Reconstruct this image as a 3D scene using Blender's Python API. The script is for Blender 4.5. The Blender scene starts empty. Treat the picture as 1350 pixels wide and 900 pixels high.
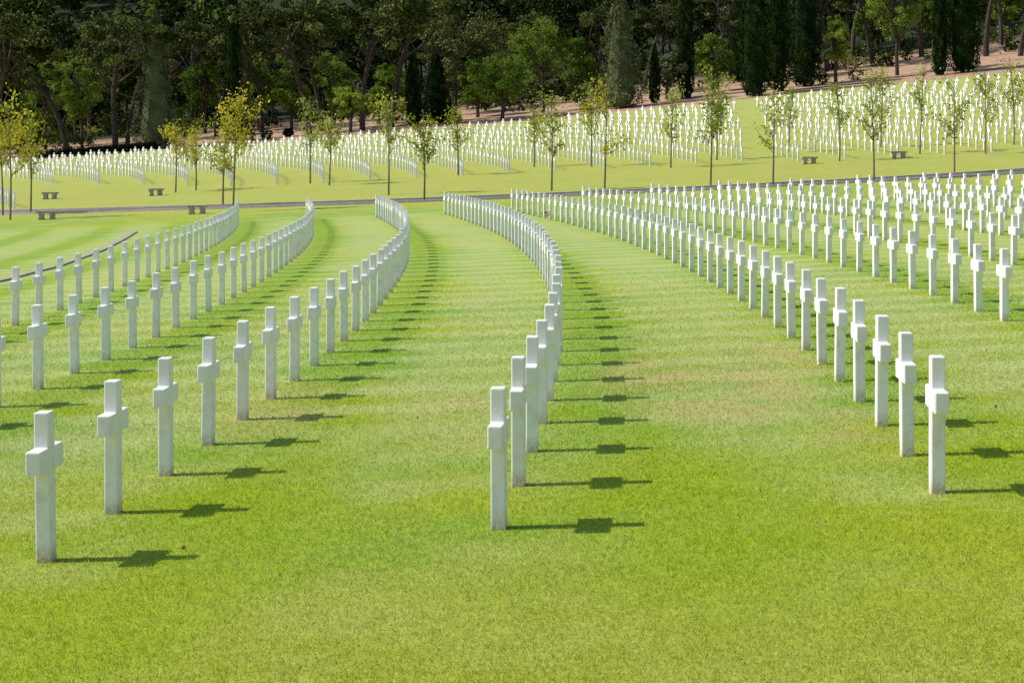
import bpy, bmesh, math
import numpy as np
from mathutils import Vector
R = np.random.default_rng(7)
scene = bpy.context.scene
coll = scene.collection

# ------------------------------------------------------------------ terrain
KD = np.array([-400,0,20,32,45,70,95,118,145,185,225,300,400,520,650,900,1600],float)
KA = np.array([0,0,-.03,-.15,-.28,-.5,-.66,-.5,.4,2.0,4.2,9,16,34,66,75,75],float)
KB = np.array([0,0,0,0,0,0,0,0,.015,.035,.06,.09,.10,.10,.08,.04,0],float)
def slopes(x,y):
    d=np.diff(y)/np.diff(x); m=np.zeros_like(y); m[1:-1]=(d[1:]+d[:-1])/2
    m[1:-1][d[1:]*d[:-1]<=0]=0
    return m
MA=slopes(KD,KA); MB=slopes(KD,KB)
def herm(x,X,Y,M):
    x=np.clip(x,X[0],X[-1]-1e-6); i=np.clip(np.searchsorted(X,x,side='right')-1,0,len(X)-2)
    h=X[i+1]-X[i]; t=(x-X[i])/h
    return ((2*t**3-3*t**2+1)*Y[i]+(t**3-2*t**2+t)*h*M[i]+(-2*t**3+3*t**2)*Y[i+1]+(t**3-t**2)*h*M[i+1])
def terr(x,y):
    x=np.asarray(x,float); y=np.asarray(y,float)
    xt=300*np.tanh(x/300)
    xe=.8*xt+.2*np.sqrt(xt*xt+100)-2
    return .04*xt+herm(y,KD,KA,MA)+herm(y,KD,KB,MB)*xe

# ------------------------------------------------------------------ node helpers
def new_mat(name):
    m=bpy.data.materials.new(name); m.use_nodes=True
    nt=m.node_tree; nt.nodes.clear()
    return m,nt
class N:
    def __init__(s,nt): s.nt=nt
    def n(s,t,**k):
        o=s.nt.nodes.new(t)
        for a,b in k.items(): setattr(o,a,b)
        return o
    def l(s,a,b): s.nt.links.new(a,b)
    def set(s,sock,v):
        if isinstance(v,bpy.types.NodeSocket): s.l(v,sock)
        else: sock.default_value=v
    def math(s,op,a,b=0.0,c=None,clamp=False):
        o=s.n('ShaderNodeMath',operation=op,use_clamp=clamp)
        s.set(o.inputs[0],a); s.set(o.inputs[1],b)
        if c is not None: s.set(o.inputs[2],c)
        return o.outputs[0]
    def mix(s,f,a,b,bt='MIX'):
        o=s.n('ShaderNodeMix',data_type='RGBA',blend_type=bt)
        s.set(o.inputs[0],f)
        for sk,v in ((o.inputs[6],a),(o.inputs[7],b)):
            if isinstance(v,tuple): v=(*v,1) if len(v)==3 else v
            s.set(sk,v)
        return o.outputs[2]
    def noise(s,vec,scale,detail=3,rough=.55):
        o=s.n('ShaderNodeTexNoise'); o.inputs['Scale'].default_value=scale
        o.inputs['Detail'].default_value=detail; o.inputs['Roughness'].default_value=rough
        s.l(vec,o.inputs['Vector']); return o.outputs['Fac']
    def rng(s,v,a,b,c=0.,d=1.,smooth=True):
        o=s.n('ShaderNodeMapRange'); o.interpolation_type='SMOOTHSTEP' if smooth else 'LINEAR'
        s.set(o.inputs[0],v)
        for i,q in enumerate((a,b,c,d)): o.inputs[1+i].default_value=q
        return o.outputs[0]

# lawn colour group (shared by soil sheet and blades)
g=bpy.data.node_groups.new('lawn_colour','ShaderNodeTree')
g.interface.new_socket('Color',in_out='OUTPUT',socket_type='NodeSocketColor')
q=N(g); go=q.n('NodeGroupOutput'); geo=q.n('ShaderNodeNewGeometry'); P=geo.outputs['Position']
sep=q.n('ShaderNodeSeparateXYZ'); q.l(P,sep.inputs[0]); X,Y=sep.outputs[0],sep.outputs[1]
n1=q.noise(P,.13,3); n2=q.noise(P,.55,4,.6); n3=q.noise(P,3.0,4,.65)
col=q.mix(q.rng(n1,.40,.60),(.335,.400,.018),(.225,.370,.045))
col=q.mix(q.math('MULTIPLY',q.rng(n2,.40,.66),.70),col,(.41,.465,.175))
plot=q.math('MULTIPLY',q.rng(Y,16,25),q.rng(Y,104,92))
wy=q.math('ADD',Y,q.math('MULTIPLY',n2,.9))
band=q.math('SINE',q.math('MULTIPLY',wy,3.396))
bandf=q.math('MULTIPLY',q.rng(band,-.5,.8),plot)
dy=q.math('SUBTRACT',Y,37.5); dy2=q.math('MULTIPLY',dy,dy)
kk=q.math('ADD',q.math('MULTIPLY',q.math('LESS_THAN',Y,37.5),1/600-1/860),1/860)
u=q.math('SUBTRACT',q.math('ADD',X,q.math('MULTIPLY',dy2,kk)),.8)
u=q.math('ADD',u,q.math('MULTIPLY',q.math('SUBTRACT',n2,.5),.6))
ph=q.math('SINE',q.math('ADD',q.math('MULTIPLY',u,2*math.pi/3.35),-2.6))   # peak in mid aisle
aisle=q.math('MULTIPLY',q.rng(ph,-.7,.9),q.rng(Y,14,22))
aisle=q.math('MULTIPLY',aisle,q.rng(Y,104,92))
col=q.mix(q.math('MULTIPLY',aisle,.48),col,(.44,.49,.235))
col=q.mix(q.math('MULTIPLY',bandf,.46),col,(.51,.56,.29))
lushrow=q.math('MULTIPLY',q.rng(ph,-.3,-.95),plot)
col=q.mix(q.math('MULTIPLY',lushrow,.6),col,(.225,.365,.015))
col=q.mix(q.math('MULTIPLY',q.rng(Y,98,122),.72),col,(.45,.435,.13))
col=q.mix(q.math('MULTIPLY',q.rng(Y,150,230),.6),col,(.42,.45,.17))
col=q.mix(q.math('MULTIPLY',q.rng(Y,16.5,11.5),q.math('MULTIPLY',q.rng(n1,.25,.6),.7)),col,(.41,.41,.05))
def ell(cx,cy,rx,ry):
    a=q.math('POWER',q.math('ABSOLUTE',q.math('DIVIDE',q.math('SUBTRACT',X,cx),rx)),2)
    b=q.math('POWER',q.math('ABSOLUTE',q.math('DIVIDE',q.math('SUBTRACT',Y,cy),ry)),2)
    return q.rng(q.math('ADD',a,b),1.0,.0)
d=q.math('MAXIMUM',ell(2.3,23.5,1.6,5.0),q.math('MAXIMUM',ell(3.3,19.,.55,2.2),ell(3.5,26,.45,3.)))
d=q.math('MAXIMUM',d,q.math('MULTIPLY',ell(-2.6,22.5,.9,3.5),.6))
d=q.math('MAXIMUM',d,q.math('MULTIPLY',ell(-.6,21.5,.9,3.5),.55))
d=q.math('MULTIPLY',d,q.rng(n2,.30,.65))
col=q.mix(q.math('MULTIPLY',d,.72),col,(.52,.41,.21))
lush=q.math('MAXIMUM',ell(1.35,15.5,1.5,4.5),q.math('MAXIMUM',ell(-2.2,16.,1.3,4),ell(4.6,16.5,1.4,3.5)))
lush=q.math('MAXIMUM',lush,q.math('MULTIPLY',ell(-3.2,11.8,1.6,2.2),.8))
col=q.mix(q.math('MULTIPLY',lush,.75),col,(.285,.385,.004))
dry=q.math('MULTIPLY',q.rng(n3,.58,.78),.3)
col=q.mix(dry,col,(.46,.42,.2))
col=q.mix(1.0,col,(.84,.86,.66),'MULTIPLY')
q.l(col,go.inputs[0])

# ground material
gm,nt=new_mat('lawn_ground'); q=N(nt)
out=q.n('ShaderNodeOutputMaterial'); bs=q.n('ShaderNodeBsdfPrincipled'); q.l(bs.outputs[0],out.inputs[0])
bs.inputs['Roughness'].default_value=.9; bs.inputs['Specular IOR Level'].default_value=.15
grp=q.n('ShaderNodeGroup'); grp.node_tree=g
geo=q.n('ShaderNodeNewGeometry'); P=geo.outputs['Position']
sep=q.n('ShaderNodeSeparateXYZ'); q.l(P,sep.inputs[0]); X,Y=sep.outputs[0],sep.outputs[1]
fa=q.noise(P,22,4,.8); fb=q.noise(P,110,2,.7); fc=q.noise(P,6,4,.7)
v=q.math('ADD',q.math('MULTIPLY',q.math('SUBTRACT',fa,.5),1.2),q.math('MULTIPLY',q.math('SUBTRACT',fb,.5),.9))
v=q.math('ADD',v,q.math('MULTIPLY',q.math('SUBTRACT',fc,.5),.5))
v=q.math('ADD',1.0,v); 
hv=q.n('ShaderNodeHueSaturation'); q.l(grp.outputs[0],hv.inputs['Color']); q.l(v,hv.inputs['Value'])
w1=q.noise(P,.25,5,.6); w2=q.noise(P,1.8,4,.7)
wood=q.mix(q.rng(w1,.35,.65),(.38,.22,.14),(.52,.36,.25))
wood=q.mix(q.rng(w2,.52,.70),wood,(.13,.10,.045))
wood=q.mix(q.math('MULTIPLY',q.rng(w1,.55,.63),.7),wood,(.09,.12,.025))
edge=q.rng(q.math('ADD',Y,q.math('MULTIPLY',w1,5)),234,236)
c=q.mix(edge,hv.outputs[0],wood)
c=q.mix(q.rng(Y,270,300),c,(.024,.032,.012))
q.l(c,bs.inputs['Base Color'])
bp=q.n('ShaderNodeBump'); bp.inputs['Strength'].default_value=.5; bp.inputs['Distance'].default_value=.02
q.l(q.math('ADD',fa,q.math('MULTIPLY',fb,.6)),bp.inputs['Height']); q.l(bp.outputs[0],bs.inputs['Normal'])

def simple_mat(name,c1,c2,scale=8,rough=.8,bump=.3,spec=.2):
    m,nt=new_mat(name); q=N(nt)
    out=q.n('ShaderNodeOutputMaterial'); bs=q.n('ShaderNodeBsdfPrincipled'); q.l(bs.outputs[0],out.inputs[0])
    geo=q.n('ShaderNodeNewGeometry'); f=q.noise(geo.outputs['Position'],scale,5,.65)
    q.l(q.mix(q.rng(f,.35,.65),c1,c2),bs.inputs['Base Color'])
    bs.inputs['Roughness'].default_value=rough; bs.inputs['Specular IOR Level'].default_value=spec
    bp=q.n('ShaderNodeBump'); bp.inputs['Strength'].default_value=bump; bp.inputs['Distance'].default_value=.02
    q.l(f,bp.inputs['Height']); q.l(bp.outputs[0],bs.inputs['Normal'])
    return m
def leaf_mat(name,ca,cb,cc,trans=.3):
    m,nt=new_mat(name); q=N(nt)
    out=q.n('ShaderNodeOutputMaterial')
    at=q.n('ShaderNodeAttribute',attribute_name='tint')
    cr=q.n('ShaderNodeValToRGB'); e=cr.color_ramp.elements
    e[0].position=.0; e[0].color=(*ca,1); e[1].position=1; e[1].color=(*cc,1)
    k=e.new(.5); k.color=(*cb,1)
    q.l(at.outputs['Fac'],cr.inputs[0])
    bs=q.n('ShaderNodeBsdfDiffuse'); q.l(cr.outputs[0],bs.inputs['Color'])
    if trans<=0: q.l(bs.outputs[0],out.inputs[0]); return m
    tr=q.n('ShaderNodeBsdfTranslucent'); q.l(cr.outputs[0],tr.inputs[0])
    mx=q.n('ShaderNodeMixShader'); mx.inputs[0].default_value=trans
    q.l(bs.outputs[0],mx.inputs[1]); q.l(tr.outputs[0],mx.inputs[2]); q.l(mx.outputs[0],out.inputs[0])
    return m
bark=simple_mat('dark_bark',(.030,.023,.019),(.085,.062,.05),4)
bark_far=simple_mat('shaded_far_bark',(.014,.011,.009),(.03,.023,.019),4)  # darker bark for distant trunks, woodland shade put into the colour
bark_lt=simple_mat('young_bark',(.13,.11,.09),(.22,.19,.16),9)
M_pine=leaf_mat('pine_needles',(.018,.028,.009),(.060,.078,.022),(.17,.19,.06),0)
M_far=leaf_mat('shaded_far_needles',(.006,.010,.004),(.016,.024,.008),(.045,.06,.018),0)  # dark copy of the pine needles: shade inside the wood painted in
M_farb=leaf_mat('shaded_far_leaves',(.015,.026,.006),(.04,.062,.012),(.12,.15,.03),0)  # broad leaves darkened likewise, shade and depth put into the tones
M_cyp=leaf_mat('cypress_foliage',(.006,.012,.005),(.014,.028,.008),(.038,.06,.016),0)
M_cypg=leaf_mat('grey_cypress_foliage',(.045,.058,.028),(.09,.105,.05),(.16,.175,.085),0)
M_broad=leaf_mat('broad_leaves',(.035,.07,.010),(.11,.185,.024),(.25,.33,.05),.3)
M_yell=leaf_mat('yellowing_leaves',(.20,.26,.03),(.44,.42,.045),(.68,.56,.06),.35)
M_ygrn=leaf_mat('light_green_leaves',(.15,.22,.035),(.32,.37,.06),(.52,.50,.09),.35)
M_under=leaf_mat('undergrowth_leaves',(.016,.026,.006),(.06,.09,.016),(.30,.34,.055),.25)

# ------------------------------------------------------------------ mesh builder (quads)
class MB_:
    def __init__(s): s.v=[]; s.m=[]; s.t=[]
    def quads(s,v,mat,tint):
        n=len(v)//4; s.v.append(v); s.m.append(np.full(n,mat,np.int32))
        s.t.append(np.broadcast_to(np.asarray(tint,np.float32),(n,)).copy())
    def leaves(s,c,size,mat,tint,aspect=.6,up=0.,rng=R):
        n=len(c)
        u=rng.normal(size=(n,3)); u[:,2]+=up*3*np.sign(u[:,2]+1e-9); u/=np.linalg.norm(u,axis=1)[:,None]
        w=rng.normal(size=(n,3)); w-=u*(w*u).sum(1)[:,None]; w/=np.linalg.norm(w,axis=1)[:,None]
        sz=(size*rng.uniform(.6,1.3,n))[:,None]
        u=u*sz; w=w*sz*aspect
        v=np.stack([c-u,c+w,c+u,c-w],1).reshape(-1,3)
        s.quads(v,mat,tint)
    def tube(s,pts,rad,mat,sides=7):
        pts=np.asarray(pts,float); rad=np.asarray(rad,float)
        a=np.linspace(0,2*np.pi,sides,endpoint=False); rings=[]
        for i,p in enumerate(pts):
            t=pts[min(i+1,len(pts)-1)]-pts[max(i-1,0)]; t/=np.linalg.norm(t)+1e-9
            ref=np.array([1.,0,0]) if abs(t[0])<.8 else np.array([0,1.,0])
            e1=np.cross(t,ref); e1/=np.linalg.norm(e1); e2=np.cross(t,e1)
            rings.append(p+rad[i]*(np.cos(a)[:,None]*e1+np.sin(a)[:,None]*e2))
        out=[]
        for i in range(len(rings)-1):
            A,B=rings[i],rings[i+1]
            for k in range(sides):
                k2=(k+1)%sides; out+= [A[k],A[k2],B[k2],B[k]]
        s.quads(np.array(out),mat,.5)
    def mesh(s,name,mats):
        v=np.concatenate(s.v).astype(np.float32); n=len(v)//4
        me=bpy.data.meshes.new(name)
        me.vertices.add(len(v)); me.vertices.foreach_set('co',v.ravel())
        me.loops.add(4*n); me.loops.foreach_set('vertex_index',np.arange(4*n,dtype=np.int32))
        me.polygons.add(n); me.polygons.foreach_set('loop_start',np.arange(0,4*n,4,dtype=np.int32))
        for m in mats: me.materials.append(m)
        me.polygons.foreach_set('material_index',np.concatenate(s.m))
        a=me.attributes.new('tint','FLOAT','FACE'); a.data.foreach_set('value',np.concatenate(s.t))
        me.update(calc_edges=True)
        return me
def put(name,me,x=0,y=0,z=None,rz=0,s=1.,sz=None):
    o=bpy.data.objects.new(name,me); coll.objects.link(o)
    if z is None: z=float(terr(x,y))
    o.location=(x,y,z); o.rotation_euler=(0,0,rz); o.scale=(s,s,sz or s)
    return o
def W(px,D): return (px-675)*D/2625.0   # survey bearing -> metres east

def clumps(b,cs,rs,n,size,mat,rng,base=0.5,var=.45,flat=.7):
    for c,r in zip(cs,rs):
        t=np.clip(base+rng.normal()*var*.5,0,1)
        k=int(n*rng.uniform(.7,1.2))
        p=rng.normal(size=(k,3)); p/=np.linalg.norm(p,axis=1)[:,None]
        p*=(rng.uniform(.25,1,k)**.5)[:,None]*r; p[:,2]*=flat
        b.leaves(c+p,size,mat,np.clip(t+rng.normal(size=k)*.15,0,1),rng=rng)
def limb(b,a,c,r0,r1,mat,rng,sag=.1,sides=5,n=4):
    a=np.array(a,float); c=np.array(c,float); L=np.linalg.norm(c-a)
    off=rng.normal(size=3)*L*sag; pts=[]
    for i in range(n+1):
        t=i/n; pts.append(a*(1-t)+c*t+off*math.sin(math.pi*t))
    b.tube(pts,np.linspace(r0,r1,n+1),mat,sides)
def pine_mesh(seed,H=18.,rx=5.5):
    rng=np.random.default_rng(seed); b=MB_()
    lean=rng.normal(size=2)*.10*H; zt=H*.64
    def tr(t): return np.array([lean[0]*t*t+.3*math.sin(4.5*t+seed)-.3*math.sin(seed),lean[1]*t*t,zt*t])
    tp=[tr(t) for t in np.linspace(0,1,9)]; tp[0][2]-=.3
    b.tube(tp,np.linspace(.40,.22,9),0,8)
    forks=[]
    for i in range(5):
        a=i*1.26+rng.uniform(-.4,.4); r=rx*rng.uniform(.25,.6); t0=rng.uniform(.66,1)
        e=np.array([lean[0]+r*math.cos(a),lean[1]+r*math.sin(a),H*rng.uniform(.76,.86)]); forks.append(e)
        limb(b,tr(t0),e,.18,.09,0,rng,.12,6,5)
    cs=[];rs=[]
    for i in range(50):
        a=rng.uniform(0,2*np.pi); r=math.sqrt(rng.uniform(0,1)); 
        z=H*.81+(1-r*r)*H*.12*rng.uniform(.1,1.)+rng.normal()*.5-.9*r
        cs.append(np.array([lean[0]+rx*r*math.cos(a),lean[1]+rx*r*math.sin(a),z])); rs.append(rng.uniform(.8,1.5))
    for i in range(7):
        a=rng.uniform(0,2*np.pi); cs.append(np.array([lean[0]*.6+rx*.6*math.cos(a),lean[1]*.6+rx*.6*math.sin(a),H*rng.uniform(.46,.70)])); rs.append(rng.uniform(.6,1.2))
    for i,c in enumerate(cs):
        if i<50 and i%2==0:
            f=min(forks,key=lambda e:np.linalg.norm(e-c)); limb(b,f,c,.07,.03,0,rng,.08)
        elif i>=50: limb(b,tr(min(c[2]/zt*.85,1)),c,.08,.03,0,rng,.08)
    clumps(b,cs,rs,110,.21,1,rng,.5,.7,.55)
    return b.mesh('stone_pine',[bark,M_pine])
def cypress_mesh(seed,H,Wd,conical=False,mat=M_cyp,n=8000,ls=.13):
    rng=np.random.default_rng(seed); b=MB_()
    def prof(t):
        if conical: return Wd/2*(np.clip(t/.05,0.2,1)**.5)*(1-t)**.75+.03
        return Wd/2*(np.clip(t/.06,.25,1)**.4)*np.clip((1-t)/.45,0,1)**.6*(.9+.1*np.sin(t*3))+.03
    t=rng.uniform(0,1,n)**(1.25 if conical else 1.05); a=rng.uniform(0,2*np.pi,n)
    ph=rng.uniform(0,6,8)
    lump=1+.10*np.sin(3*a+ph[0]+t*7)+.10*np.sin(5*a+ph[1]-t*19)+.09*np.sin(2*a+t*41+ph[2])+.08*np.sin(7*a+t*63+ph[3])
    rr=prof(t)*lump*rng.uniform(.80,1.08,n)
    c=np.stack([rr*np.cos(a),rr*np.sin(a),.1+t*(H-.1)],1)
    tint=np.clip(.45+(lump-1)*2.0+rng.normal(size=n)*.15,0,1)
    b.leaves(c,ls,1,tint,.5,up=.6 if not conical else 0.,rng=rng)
    zz=np.linspace(.02,.97,12)
    b.tube([(0,0,.1+z*(H-.1)) for z in zz],prof(zz)*.72,1,9)
    b.tube([(0,0,-.3),(0,0,1.5)],[.2,.18],0,7)
    return b.mesh('cypress_tree',[bark,mat])
def broad_mesh(seed,H,Wd,mat,base=.5,n=120,ls=.16,zb=.25,nc=48,bk=None):
    rng=np.random.default_rng(seed); b=MB_()
    b.tube([(0,0,-.3),(.1,0,H*.2),(.0,.1,H*.45),(0,0,H*.8)],[.26,.2,.15,.05],0,7)
    cs=[];rs=[]
    for i in range(nc):
        p=rng.normal(size=3); p/=np.linalg.norm(p); p*=rng.uniform(.3,1)**.5
        c=np.array([p[0]*Wd/2*.85,p[1]*Wd/2*.85,H*(zb+1)/2+p[2]*H*(1-zb)/2*.88]); cs.append(c); rs.append(rng.uniform(.07,.17)*Wd)
        if i%2==0: limb(b,(0,0,max(H*.2,c[2]*.6)),c,.07,.02,0,rng)
    clumps(b,cs,rs,n,ls,1,rng,base,.5,.75)
    return b.mesh('broadleaf_tree',[bk or bark,mat])
def young_mesh(seed,H,Wd,mat,base=.5,dens=1.):
    rng=np.random.default_rng(seed); b=MB_()
    lean=rng.normal(size=2)*.16
    tp=[np.array([lean[0]*t*t+.05*math.sin(4*t+seed),lean[1]*t*t,H*.95*t-.1]) for t in np.linspace(0,1,8)]
    b.tube(tp,np.linspace(.065,.015,8),0,6)
    P=[];T=[]
    nb=int(18+8*rng.uniform())
    for i in range(nb):
        t=rng.uniform(.33,.92); s=np.array([lean[0]*t*t,lean[1]*t*t,H*.93*t])
        a=rng.uniform(0,2*np.pi); L=Wd*.62*(1.15-abs(t-.45)*1.25)*rng.uniform(.45,1.3)
        e=s+np.array([math.cos(a)*L,math.sin(a)*L,L*rng.uniform(.6,1.7)])
        e[2]=min(e[2],H*1.03)
        limb(b,s,e,.022,.007,0,rng,.06,4,3)
        k=int(38*dens*rng.uniform(.15,1.5)*(1 if t<.75 else .7)); u=rng.uniform(.2,1.08,k)[:,None]
        P.append(s*(1-u)+e*u+rng.normal(size=(k,3))*.15*(.5+u)); tt=np.clip(base+rng.normal()*.25,0,1)
        T.append(np.clip(tt+rng.normal(size=k)*.2,0,1))
    b.leaves(np.concatenate(P),.085,1,np.concatenate(T),.75,rng=rng)
    return b.mesh('young_plane_tree',[bark_lt,mat])

# ------------------------------------------------------------------ ground sheet
def axis(segs):
    o=[]
    for a,b_,st in segs: o+=list(np.arange(a,b_,st))
    return np.array(o+[segs[-1][1]])
ys=axis([(-300,-20,20),(-20,240,1.),(240,460,4),(460,1000,15),(1000,1600,60)])
xs=axis([(-900,-160,40),(-160,-60,4),(-60,60,1.),(60,160,4),(160,900,40)])
GX,GY=np.meshgrid(xs,ys); GZ=terr(GX,GY)
vv=np.stack([GX,GY,GZ],-1).reshape(-1,3); nx=len(xs); ny=len(ys)
idx=np.arange(nx*ny).reshape(ny,nx)
F=np.stack([idx[:-1,:-1],idx[:-1,1:],idx[1:,1:],idx[1:,:-1]],-1).reshape(-1,4)
me=bpy.data.meshes.new('ground'); me.vertices.add(len(vv)); me.vertices.foreach_set('co',vv.astype(np.float32).ravel())
me.loops.add(F.size); me.loops.foreach_set('vertex_index',F.astype(np.int32).ravel())
me.polygons.add(len(F)); me.polygons.foreach_set('loop_start',np.arange(0,F.size,4,dtype=np.int32))
me.polygons.foreach_set('use_smooth',np.ones(len(F),bool))
me.update(calc_edges=True); me.materials.append(gm)
put('ground',me,0,0,0)

# ------------------------------------------------------------------ grass blades
n=560000
D=9.6*(48/9.6)**R.uniform(0,1,n)
keep=R.uniform(0,1,n)<np.clip((50-D)/26,0,1); D=D[keep]; n=len(D)
x=R.uniform(-1,1,n)*(.264*D+.8)
z=terr(x,D)
sc=np.clip(D/12,1,3.2)**.75
h=R.uniform(.012,.032,n)*sc**.35*(1+.5*(R.uniform(0,1,n)>.97)); w=R.uniform(.0018,.0036,n)*sc
an=R.uniform(0,np.pi,n); le=R.normal(size=(n,2))*.65*h[:,None]
base=np.stack([x,D,z-.002],1)
dx=np.stack([np.cos(an)*w,np.sin(an)*w,np.zeros(n)],1)
tip=base+np.stack([le[:,0],le[:,1],h],1)
V=np.stack([base-dx,base+dx,tip],1).reshape(-1,3).astype(np.float32)
me=bpy.data.meshes.new('grass'); me.vertices.add(3*n); me.vertices.foreach_set('co',V.ravel())
me.loops.add(3*n); me.loops.foreach_set('vertex_index',np.arange(3*n,dtype=np.int32))
me.polygons.add(n); me.polygons.foreach_set('loop_start',np.arange(0,3*n,3,dtype=np.int32))
a=me.attributes.new('tint','FLOAT','FACE'); a.data.foreach_set('value',R.uniform(0,1,n).astype(np.float32))
me.update(calc_edges=True)
bm_,nt=new_mat('grass_blades'); q=N(nt)
out=q.n('ShaderNodeOutputMaterial'); bs=q.n('ShaderNodeBsdfPrincipled'); bs.inputs['Roughness'].default_value=.55
bs.inputs['Specular IOR Level'].default_value=.3
grp=q.n('ShaderNodeGroup'); grp.node_tree=g; at=q.n('ShaderNodeAttribute',attribute_name='tint')
hv=q.n('ShaderNodeHueSaturation'); q.l(grp.outputs[0],hv.inputs['Color']); q.l(q.rng(at.outputs['Fac'],0,1,.85,1.7,False),hv.inputs['Value'])
c=q.mix(q.math('MULTIPLY',q.rng(at.outputs['Fac'],.93,.95),.6),hv.outputs[0],(.58,.52,.28))
q.l(c,bs.inputs['Base Color'])
tr=q.n('ShaderNodeBsdfTranslucent'); q.l(c,tr.inputs[0]); mx=q.n('ShaderNodeMixShader'); mx.inputs[0].default_value=.35
q.l(bs.outputs[0],mx.inputs[1]); q.l(tr.outputs[0],mx.inputs[2]); q.l(mx.outputs[0],out.inputs[0])
me.materials.append(bm_); put('grass',me,0,0,0)

# ------------------------------------------------------------------ marble crosses
def marble(name,local):
    mm,nt=new_mat(name); q=N(nt)
    out=q.n('ShaderNodeOutputMaterial'); bs=q.n('ShaderNodeBsdfPrincipled'); q.l(bs.outputs[0],out.inputs[0])
    geo=q.n('ShaderNodeNewGeometry')
    f=q.noise(geo.outputs['Position'],7,5,.65); f2=q.noise(geo.outputs['Position'],30,4,.6)
    c=q.mix(q.rng(f,.4,.7),(.86,.85,.83),(.78,.77,.745))
    if local:
        tc=q.n('ShaderNodeTexCoord'); sp=q.n('ShaderNodeSeparateXYZ'); q.l(tc.outputs['Object'],sp.inputs[0])
        oi=q.n('ShaderNodeObjectInfo')
        c=q.mix(1.0,c,q.mix(oi.outputs['Random'],(.92,.92,.91),(1.,1.,1.)),'MULTIPLY')
        dirt=q.math('MULTIPLY',q.rng(sp.outputs[2],.18,.0),q.rng(f2,.25,.6))
        c=q.mix(q.math('MULTIPLY',dirt,.85),c,(.42,.31,.16))
        streak=q.math('MULTIPLY',q.rng(f,.48,.70),q.rng(sp.outputs[2],1.05,.3))
        c=q.mix(q.math('MULTIPLY',streak,.42),c,(.62,.58,.48))
    q.l(c,bs.inputs['Base Color']); bs.inputs['Roughness'].default_value=.55; bs.inputs['Specular IOR Level'].default_value=.35
    bp=q.n('ShaderNodeBump'); bp.inputs['Strength'].default_value=.15; bp.inputs['Distance'].default_value=.004
    q.l(f2,bp.inputs['Height']); q.l(bp.outputs[0],bs.inputs['Normal'])
    return mm
mm=marble('white_marble',True); fm=marble('far_white_marble',False)
SH,AH,Z0,Z1,TOP,TH=.078,.285,.665,.835,1.09,.056
prof=[(-SH,-.08),(SH,-.08),(SH,Z0),(AH,Z0),(AH,Z1),(SH,Z1),(SH*.97,TOP),(-SH*.97,TOP),(-SH,Z1),(-AH,Z1),(-AH,Z0),(-SH,Z0)]
def cross_mesh(bev):
    bm=bmesh.new(); vs=[bm.verts.new((a,-TH,b)) for a,b in prof]; fc=bm.faces.new(vs)
    r=bmesh.ops.extrude_face_region(bm,geom=[fc])
    for v_ in r['geom']:
        if isinstance(v_,bmesh.types.BMVert): v_.co.y=TH
    bmesh.ops.recalc_face_normals(bm,faces=bm.faces)
    if bev: bmesh.ops.bevel(bm,geom=list(bm.edges),offset=.012,segments=2,affect='EDGES',profile=.6)
    me=bpy.data.meshes.new('marble_cross'); bm.to_mesh(me); bm.free(); me.materials.append(mm if bev else fm)
    return me
CM=cross_mesh(True)
XV0=.8
starts={-3:14.9,-2:14.7,-1:14.45,0:15.0,1:15.75,2:15.2}
def rowx(xv,y): 
    return xv-(y-37.5)**2/(2*(300 if y<37.5 else 430))
for k in range(-3,10):
    xv=XV0+3.35*k
    y=starts.get(k,15.0+((k*7)%5)*.2)
    while y<97+.1*k:
        x=rowx(xv,y)+{-1:.055,0:-.06}.get(k,0)*math.exp(-(y-14.5)/4); Rr=300 if y<37.5 else 430
        ang=math.atan2(1,-(y-37.5)/Rr)
        if abs(x)<.30*y+6:
            o=put('marble_cross',CM,x,y,rz=ang+R.normal()*.014)
            o.rotation_euler[0]=R.normal()*.007; o.rotation_euler[1]=R.normal()*.007
            o.location.z-=abs(R.normal())*.010
        y+=1.85*(1+R.normal()*.008)
CF=cross_mesh(False); cv=np.array([v.co[:] for v in CF.vertices]); cf=[list(p.vertices) for p in CF.polygons]
def field(rows,name):
    VV=[];FF=[];o=0
    for (x,y,a) in rows:
        ca,sa=math.cos(a),math.sin(a); v=cv.copy(); X=v[:,0]*ca-v[:,1]*sa+x; Yv=v[:,0]*sa+v[:,1]*ca+y
        VV.append(np.stack([X,Yv,v[:,2]+float(terr(x,y))],1)); FF+=[[i+o for i in f_] for f_ in cf]; o+=len(cv)
    me=bpy.data.meshes.new(name); me.from_pydata(np.concatenate(VV).tolist(),[],FF); me.materials.append(fm)
    put(name,me,0,0,0)
def front_y(x): return 143+max(0,-20-x)*1.3
def aisle_x(y): return 18.0+(y-143)*.10
# far plots: concentric arcs about a centre well to the left
Lp=[];Rp=[]
Cx,Cy=-150.,132.
r=90.;j=0
while r<255:
    th=-.2+(j*.5%1)*1.85/r
    while th<1.4:
        x=Cx+r*math.cos(th); y=Cy+r*math.sin(th)
        if y<222.5 and -.25*y-1<x<.275*y+6:
            it=(x,y,th+math.pi/2+R.normal()*.02)
            if x<aisle_x(y)-1.1 and y>front_y(x): Lp.append(it)
            elif x>aisle_x(y)+1.1 and y>139: Rp.append(it)
        th+=1.85/r
    r+=3.35;j+=1
field(Lp,'marble_cross_field'); field(Rp,'marble_cross_field')
pts=[]
for k in range(5):
    y=126
    while y<146:
        pts.append((-31.5-k*3.0-(y-126)*.35,y,1.9)); y+=1.8
field(pts,'marble_cross_field')

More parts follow.
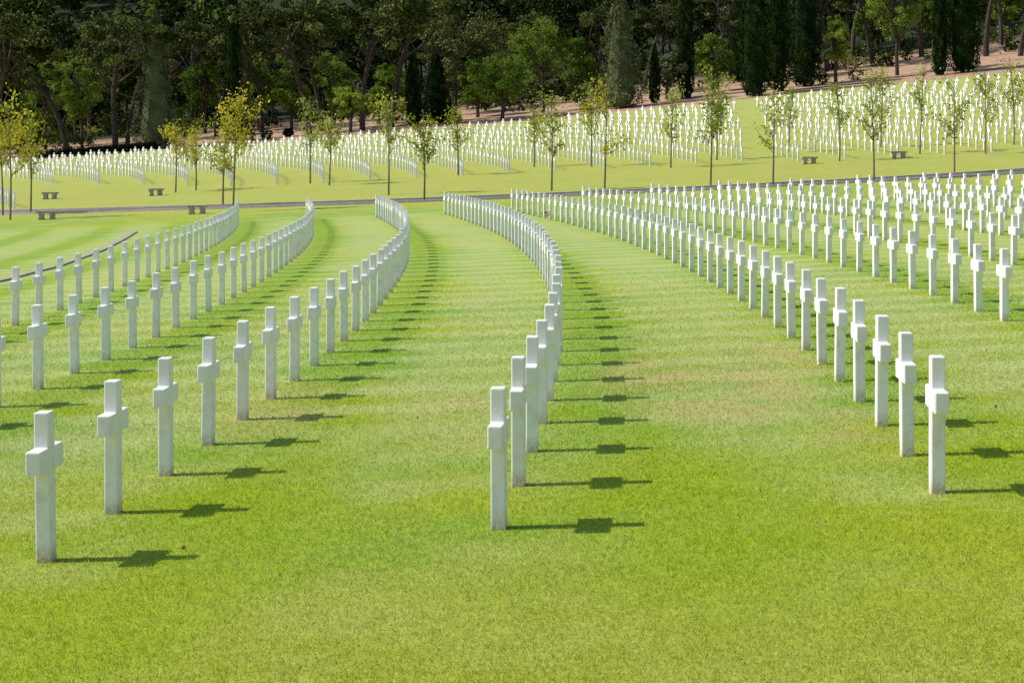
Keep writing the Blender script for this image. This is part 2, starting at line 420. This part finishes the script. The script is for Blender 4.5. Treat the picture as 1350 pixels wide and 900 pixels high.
# ------------------------------------------------------------------ path, kerbs
asp=simple_mat('path_asphalt',(.13,.105,.105),(.20,.165,.16),3)
kerbm=simple_mat('kerb_stone',(.40,.36,.33),(.52,.47,.43),5)
kerbd=simple_mat('drain_stone',(.28,.24,.20),(.42,.38,.33),5)
def strip(name,cx,cy,w,h,mat,z_off=0.0):
    cx=np.array(cx,float);cy=np.array(cy,float)
    tx=np.gradient(cx);ty=np.gradient(cy);L=np.hypot(tx,ty);nx_,ny_=-ty/L,tx/L
    V=[];F=[]
    for i in range(len(cx)):
        for s in (-1,1):
            X=cx[i]+nx_[i]*w/2*s;Y=cy[i]+ny_[i]*w/2*s;z=float(terr(X,Y))
            V+= [(X,Y,z-.1),(X,Y,z+h+z_off)]
    for i in range(len(cx)-1):
        a=4*i;b=a+4
        F+=[(a+1,a+3,b+3,b+1),(a,a+1,b+1,b),(a+2,b+2,b+3,a+3)]
    F+=[(0,2,3,1),(4*len(cx)-4,4*len(cx)-3,4*len(cx)-1,4*len(cx)-2)]
    me=bpy.data.meshes.new(name);me.from_pydata(V,[],F);me.materials.append(mat);return put(name,me,0,0,0)
px_=np.arange(-90,90,1.5); py_=115.5+.006*np.minimum(px_**2,2500)
strip('path',px_,py_,3.2,.025,asp)
strip('kerb',px_,py_-1.72,.2,.10,kerbm); strip('kerb',px_,py_+1.72,.2,.10,kerbm)
cyy=np.arange(30,90,1.0); cxx=np.interp(cyy,[30,45,53,60,70,80,86,90],[-16,-14.1,-13.6,-13.7,-14.5,-15.7,-16.5,-17.0])
strip('lawn_drain_kerb',cxx,cyy,.26,.05,kerbd)

# ------------------------------------------------------------------ benches
bst=simple_mat('bench_stone',(.30,.27,.23),(.46,.43,.38),6)
def bench():
    bm=bmesh.new()
    def box(cx,cy,cz,sx,sy,sz,ta=1.):
        r=bmesh.ops.create_cube(bm,size=1)['verts']
        for v in r:
            t=ta if v.co.z<0 else 1.
            v.co=Vector((cx+v.co.x*sx*t,cy+v.co.y*sy*t,cz+v.co.z*sz))
    box(0,0,.43,1.1,.48,.12); 
    for s in (-1,1): box(s*.30,0,.22,.30,.38,.30,.85); box(s*.30,0,.035,.36,.44,.07)
    bmesh.ops.bevel(bm,geom=list(bm.edges),offset=.012,segments=2,affect='EDGES')
    me=bpy.data.meshes.new('stone_bench');bm.to_mesh(me);bm.free();me.materials.append(bst);return me
BM=bench()
for px,D,r in ((62,110.5,.1),(260,110,.05),(205,136,.4),(66,138,0),(1067,137,.05),(1185,138,0)):
    put('stone_bench',BM,W(px,D),D,rz=r)

# small flag at a grave
red=simple_mat('flag_red',(.6,.03,.04),(.65,.04,.05)); wht=simple_mat('flag_white',(.75,.75,.75),(.8,.8,.8)); blu=simple_mat('flag_blue',(.02,.03,.2),(.02,.04,.25))
b=MB_(); b.tube([(0,0,-.05),(0,0,.5)],[.006,.005],1,6)
for i in range(6):
    for j in range(5):
        z0=.30+.18*j/5; x0=.008+.20*i/6
        f_=lambda xx:.02*math.sin(xx*20)
        b.quads(np.array([(x0,f_(x0),z0),(x0+.034,f_(x0+.034),z0),(x0+.034,f_(x0+.034),z0+.036),(x0,f_(x0),z0+.036)]),2 if (i<2 and j>=3) else (1 if j%2 else 0),.5)
put('small_flag',b.mesh('small_flag',[red,wht,blu]),1.3,80.)

# fallen leaves
fl=leaf_mat('dry_leaves',(.26,.14,.06),(.38,.23,.10),(.46,.33,.17),.1)
b=MB_(); k=26; yy=R.uniform(10.5,40,k); xx=R.uniform(-.26,.26,k)*yy
xx[0],yy[0]=3.0,13.2; xx[1],yy[1]=6.1,25.6
c=np.stack([xx,yy,terr(xx,yy)+.03],1); b.leaves(c,.020,0,R.uniform(0,1,k),.7); put('fallen_leaves',b.mesh('fallen_leaves',[fl]),0,0,0)

# ------------------------------------------------------------------ young trees
YT=[(14,112,6.6,2.3,1,.6,1.6),(40,119,5.6,1.7,1,.35,1),(4,118,6.0,1.8,1,.5,1),(232,139,5.0,1.7,1,.6,1.3),(258,141,4.9,1.5,1,.4,1),
(294,119,5.4,1.5,1,.5,.8),(308,111,6.4,2.1,1,.65,1.9),(434,139,5.0,1.5,0,.6,1),(409,143,6.3,1.8,0,.6,1),(513,124,6.2,1.6,0,.7,.9),
(559,115,5.3,1.6,1,.25,.9),(604,144,5.1,1.4,1,.3,.9),(728,121,5.9,1.8,0,.7,1),(797,119,6.2,2.0,1,.35,1.1),(780,146,6.0,1.5,1,.2,.8),(885,140,5.7,1.6,0,.6,.9),
(937,120,6.9,1.9,1,.1,1.1),(945,146,5.2,1.4,0,.4,.8),(1020,117,5.7,1.7,0,.6,.9),(1107,138,5.4,1.5,0,.5,.8),(1152,118,6.1,1.9,0,.6,.8),(1162,150,6.,1.5,0,.4,.8),
(1213,141,6.2,1.7,0,.6,.8),(1258,122,5.7,1.7,0,.6,.8),(1300,138,5.6,1.6,1,.2,.7),(1337,145,6.2,1.8,1,.4,1.),(704,150,4.8,1.2,0,.4,.6),(1040,150,5,1.3,0,.4,.6)]
for i,(px,D,H,Wd,ye,ba,de) in enumerate(YT):
    put('young_plane_tree',young_mesh(100+i,H*1.07,Wd,M_yell if ye else M_ygrn,ba,de),W(px,D),D,rz=i)

# ------------------------------------------------------------------ woodland front trees
PM=[pine_mesh(11+i,18,r) for i,r in enumerate((5.5,6.6,4.8,6.0,7.0))]
PP=[(-10,238,1.05),(38,256,.9),(88,246,.95),(152,241,1.0),(168,263,.85),(118,280,.9),(250,276,.9),(285,262,.85),(345,262,.8),(408,246,1.0),(424,251,.9),
(478,243,.95),(515,246,1.05),(560,276,.8),(600,262,.62),(640,290,.66),(690,295,.62),(745,290,.7),(790,262,.75),(850,278,.72),(945,262,.85),(962,272,.9),
(1125,290,.95),(1090,268,.9),(1150,272,.9),(1215,275,.95),(1300,262,.98),(1345,256,1.),(1385,262,1.),(1320,280,.9),(1190,300,.9),(-70,250,1.),(-45,265,1.),(1430,255,1.),(210,290,1.)]
for i,(px,D,s) in enumerate(PP): put('stone_pine',PM[i%5],W(px,D),D,rz=i*2.1,s=s)
CY=[(205,239,17,5.6,1,M_cypg),(307,244,21,2.0,0,M_cyp),(318,258,17,2.2,0,M_cypg),(545,244,9.2,1.7,0,M_cyp),(575,248,9,4.2,1,M_cyp),(818,240,15.5,5.6,1,M_cypg),
(863,243,7.2,1.1,0,M_cyp),(904,246,15.5,1.9,0,M_cyp),(994,236,15.5,3.3,0,M_cyp),(1026,240,15.5,2.6,0,M_cyp),(1061,244,16,3.7,0,M_cyp),(1239,239,14.5,1.6,0,M_cyp),(1270,240,15,4.,0,M_cyp),(975,268,14,3.,0,M_cyp),(1005,262,16,3.,0,M_cyp)]
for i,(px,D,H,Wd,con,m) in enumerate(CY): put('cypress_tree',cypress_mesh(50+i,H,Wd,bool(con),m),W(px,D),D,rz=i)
BR=[(662,238,8.2,7.5,M_broad,.65),(716,246,12.5,8.,M_broad,.55),(630,252,7.5,6,M_broad,.35),(1183,246,13.5,8,M_broad,.8),(1102,240,9,3.4,M_ygrn,.3),(462,237,6.3,4.2,M_ygrn,.25),
(590,262,14,8,M_pine,.9),(640,268,14,8,M_pine,.95),(760,262,9,6,M_broad,.4),(880,246,6.0,5.0,M_cypg,.9),(940,252,7.5,5.5,M_broad,.5),(108,262,11,6,M_broad,.7),(60,268,13,7,M_broad,.7),(340,268,9,6,M_broad,.8),
(520,262,8,6,M_broad,.5),(500,256,5,4,M_ygrn,.1),(385,262,7,5,M_broad,.8),(25,250,8,5,M_broad,.6),(1330,285,9,6,M_broad,.5),(440,270,10,7,M_broad,.6),(270,275,11,7,M_broad,.3),(700,275,11,8,M_broad,.8),(100,290,14,9,M_broad,.7),(360,290,14,8,M_broad,.7),
(1150,285,8,6,M_broad,.3),(1230,290,9,6,M_broad,.3),(1060,275,8,6,M_broad,.3)]
for i,(px,D,H,Wd,m,ba) in enumerate(BR): put('broadleaf_tree',broad_mesh(200+i,H,Wd,m,ba),W(px,D),D,rz=i)

# undergrowth + hedge + distant forest
b=MB_(); rng=np.random.default_rng(5)
cs=[];rs=[]
for i in range(330):
    D=rng.uniform(256,302); px=rng.uniform(-60,1410)
    if px>860 and D<262 : continue
    x=W(px,D); hgt=rng.uniform(.3,1.)**1.5*4.5*(1 if px<900 else .5)
    z=float(terr(x,D))
    for j in range(3): cs.append(np.array([x+rng.normal()*.9,D+rng.normal()*.6,z+hgt*rng.uniform(.2,.9)])); rs.append(rng.uniform(.5,1.3))
clumps(b,cs,rs,50,.2,0,rng,.30,1.0,.9)
cs=[];rs=[]
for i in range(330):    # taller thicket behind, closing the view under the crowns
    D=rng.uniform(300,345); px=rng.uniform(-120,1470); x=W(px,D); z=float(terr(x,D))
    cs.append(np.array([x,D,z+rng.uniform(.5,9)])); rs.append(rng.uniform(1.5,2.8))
clumps(b,cs,rs,75,.42,0,rng,.0,.25,.9)  # thicket kept at the dark end, shade under the crowns put into the tint
put('undergrowth',b.mesh('undergrowth',[M_under]),0,0,0)
b=MB_(); cs=[];rs=[]
for px in np.arange(48,205,3.):
    D=237+rng.normal()*.2; x=W(px,D); cs.append(np.array([x,D,float(terr(x,D))+.45])); rs.append(.6)
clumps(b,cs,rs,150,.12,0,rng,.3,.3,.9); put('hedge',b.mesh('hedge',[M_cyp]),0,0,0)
b=MB_()
for (px,D,r) in ((328,240,.9),(352,241,.8),(590,243,1.1),(600,242,.9),(772,242,.8),(1085,246,.9),(1128,246,1.1),(380,243,.7)):
    x=W(px,D); clumps(b,[np.array([x,D,float(terr(x,D))+r*.7])],[r],500,.12,0,rng,.3,.3,.9)
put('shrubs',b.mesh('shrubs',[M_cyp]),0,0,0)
b=MB_()
for i in range(230):
    D=rng.uniform(295,440); x=rng.uniform(-1,1)*(.29*D+14); z=float(terr(x,D)); H=rng.uniform(11,19); Wd=rng.uniform(6,10)
    if i<20: x=-.27*D+rng.uniform(-8,14); z=float(terr(x,D)); H=19
    b.tube([(x,D,z-.3),(x+rng.normal()*.9,D,z+H*.8)],[.3,.12],0,6)
    nc=16; cs=[];rs=[]
    zb=.15 if rng.uniform()<.7 else .5
    for j in range(nc):
        p=rng.normal(size=3); p/=np.linalg.norm(p); p*=rng.uniform(.4,1)
        cs.append(np.array([x+p[0]*Wd/2,D+p[1]*Wd/2,z+H*(zb+1)/2+p[2]*H*(1-zb)/2])); rs.append(rng.uniform(1.,2.))
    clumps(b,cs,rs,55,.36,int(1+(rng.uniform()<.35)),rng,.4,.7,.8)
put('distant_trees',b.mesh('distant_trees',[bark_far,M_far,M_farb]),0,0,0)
b=MB_()
for i in range(420):
    D=rng.uniform(440,680); x=rng.uniform(-1,1)*(.3*D+20); z=float(terr(x,D)); r=rng.uniform(4,8)
    cs=[np.array([x+rng.normal()*3,D+rng.normal()*3,z+r*rng.uniform(.3,1.3)]) for j in range(5)]
    clumps(b,cs,[r*.55]*5,60,.9,0,rng,.5,.7,.9)
put('hillside_woodland',b.mesh('hillside_woodland',[M_farb]),0,0,0)

# ------------------------------------------------------------------ light, sky, camera
el,az=math.radians(44),math.radians(4)
dv=Vector((math.cos(az)*math.cos(el),-math.sin(az)*math.cos(el),-math.sin(el)))
L=bpy.data.lights.new('sun','SUN'); L.energy=5.0; L.angle=math.radians(.5); L.color=(1,.96,.87)
lo=bpy.data.objects.new('sun',L); coll.objects.link(lo); lo.rotation_euler=dv.to_track_quat('-Z','Y').to_euler()
w=bpy.data.worlds.new('World'); scene.world=w; w.use_nodes=True
bg=w.node_tree.nodes['Background']; sk=w.node_tree.nodes.new('ShaderNodeTexSky'); sk.sky_type='NISHITA'; sk.sun_disc=False
sk.sun_elevation=el; sk.sun_rotation=math.radians(-86); w.node_tree.links.new(sk.outputs[0],bg.inputs[0]); bg.inputs[1].default_value=.135
cam=bpy.data.cameras.new('camera'); cam.lens=70; cam.sensor_width=36; cam.shift_y=-269/1350; cam.clip_end=5000; cam.clip_start=.1
co=bpy.data.objects.new('camera',cam); coll.objects.link(co); co.location=(0,0,2.93); co.rotation_euler=(math.pi/2,0,0); scene.camera=co
scene.view_settings.view_transform='Standard'; scene.view_settings.look='None'; scene.view_settings.exposure=0
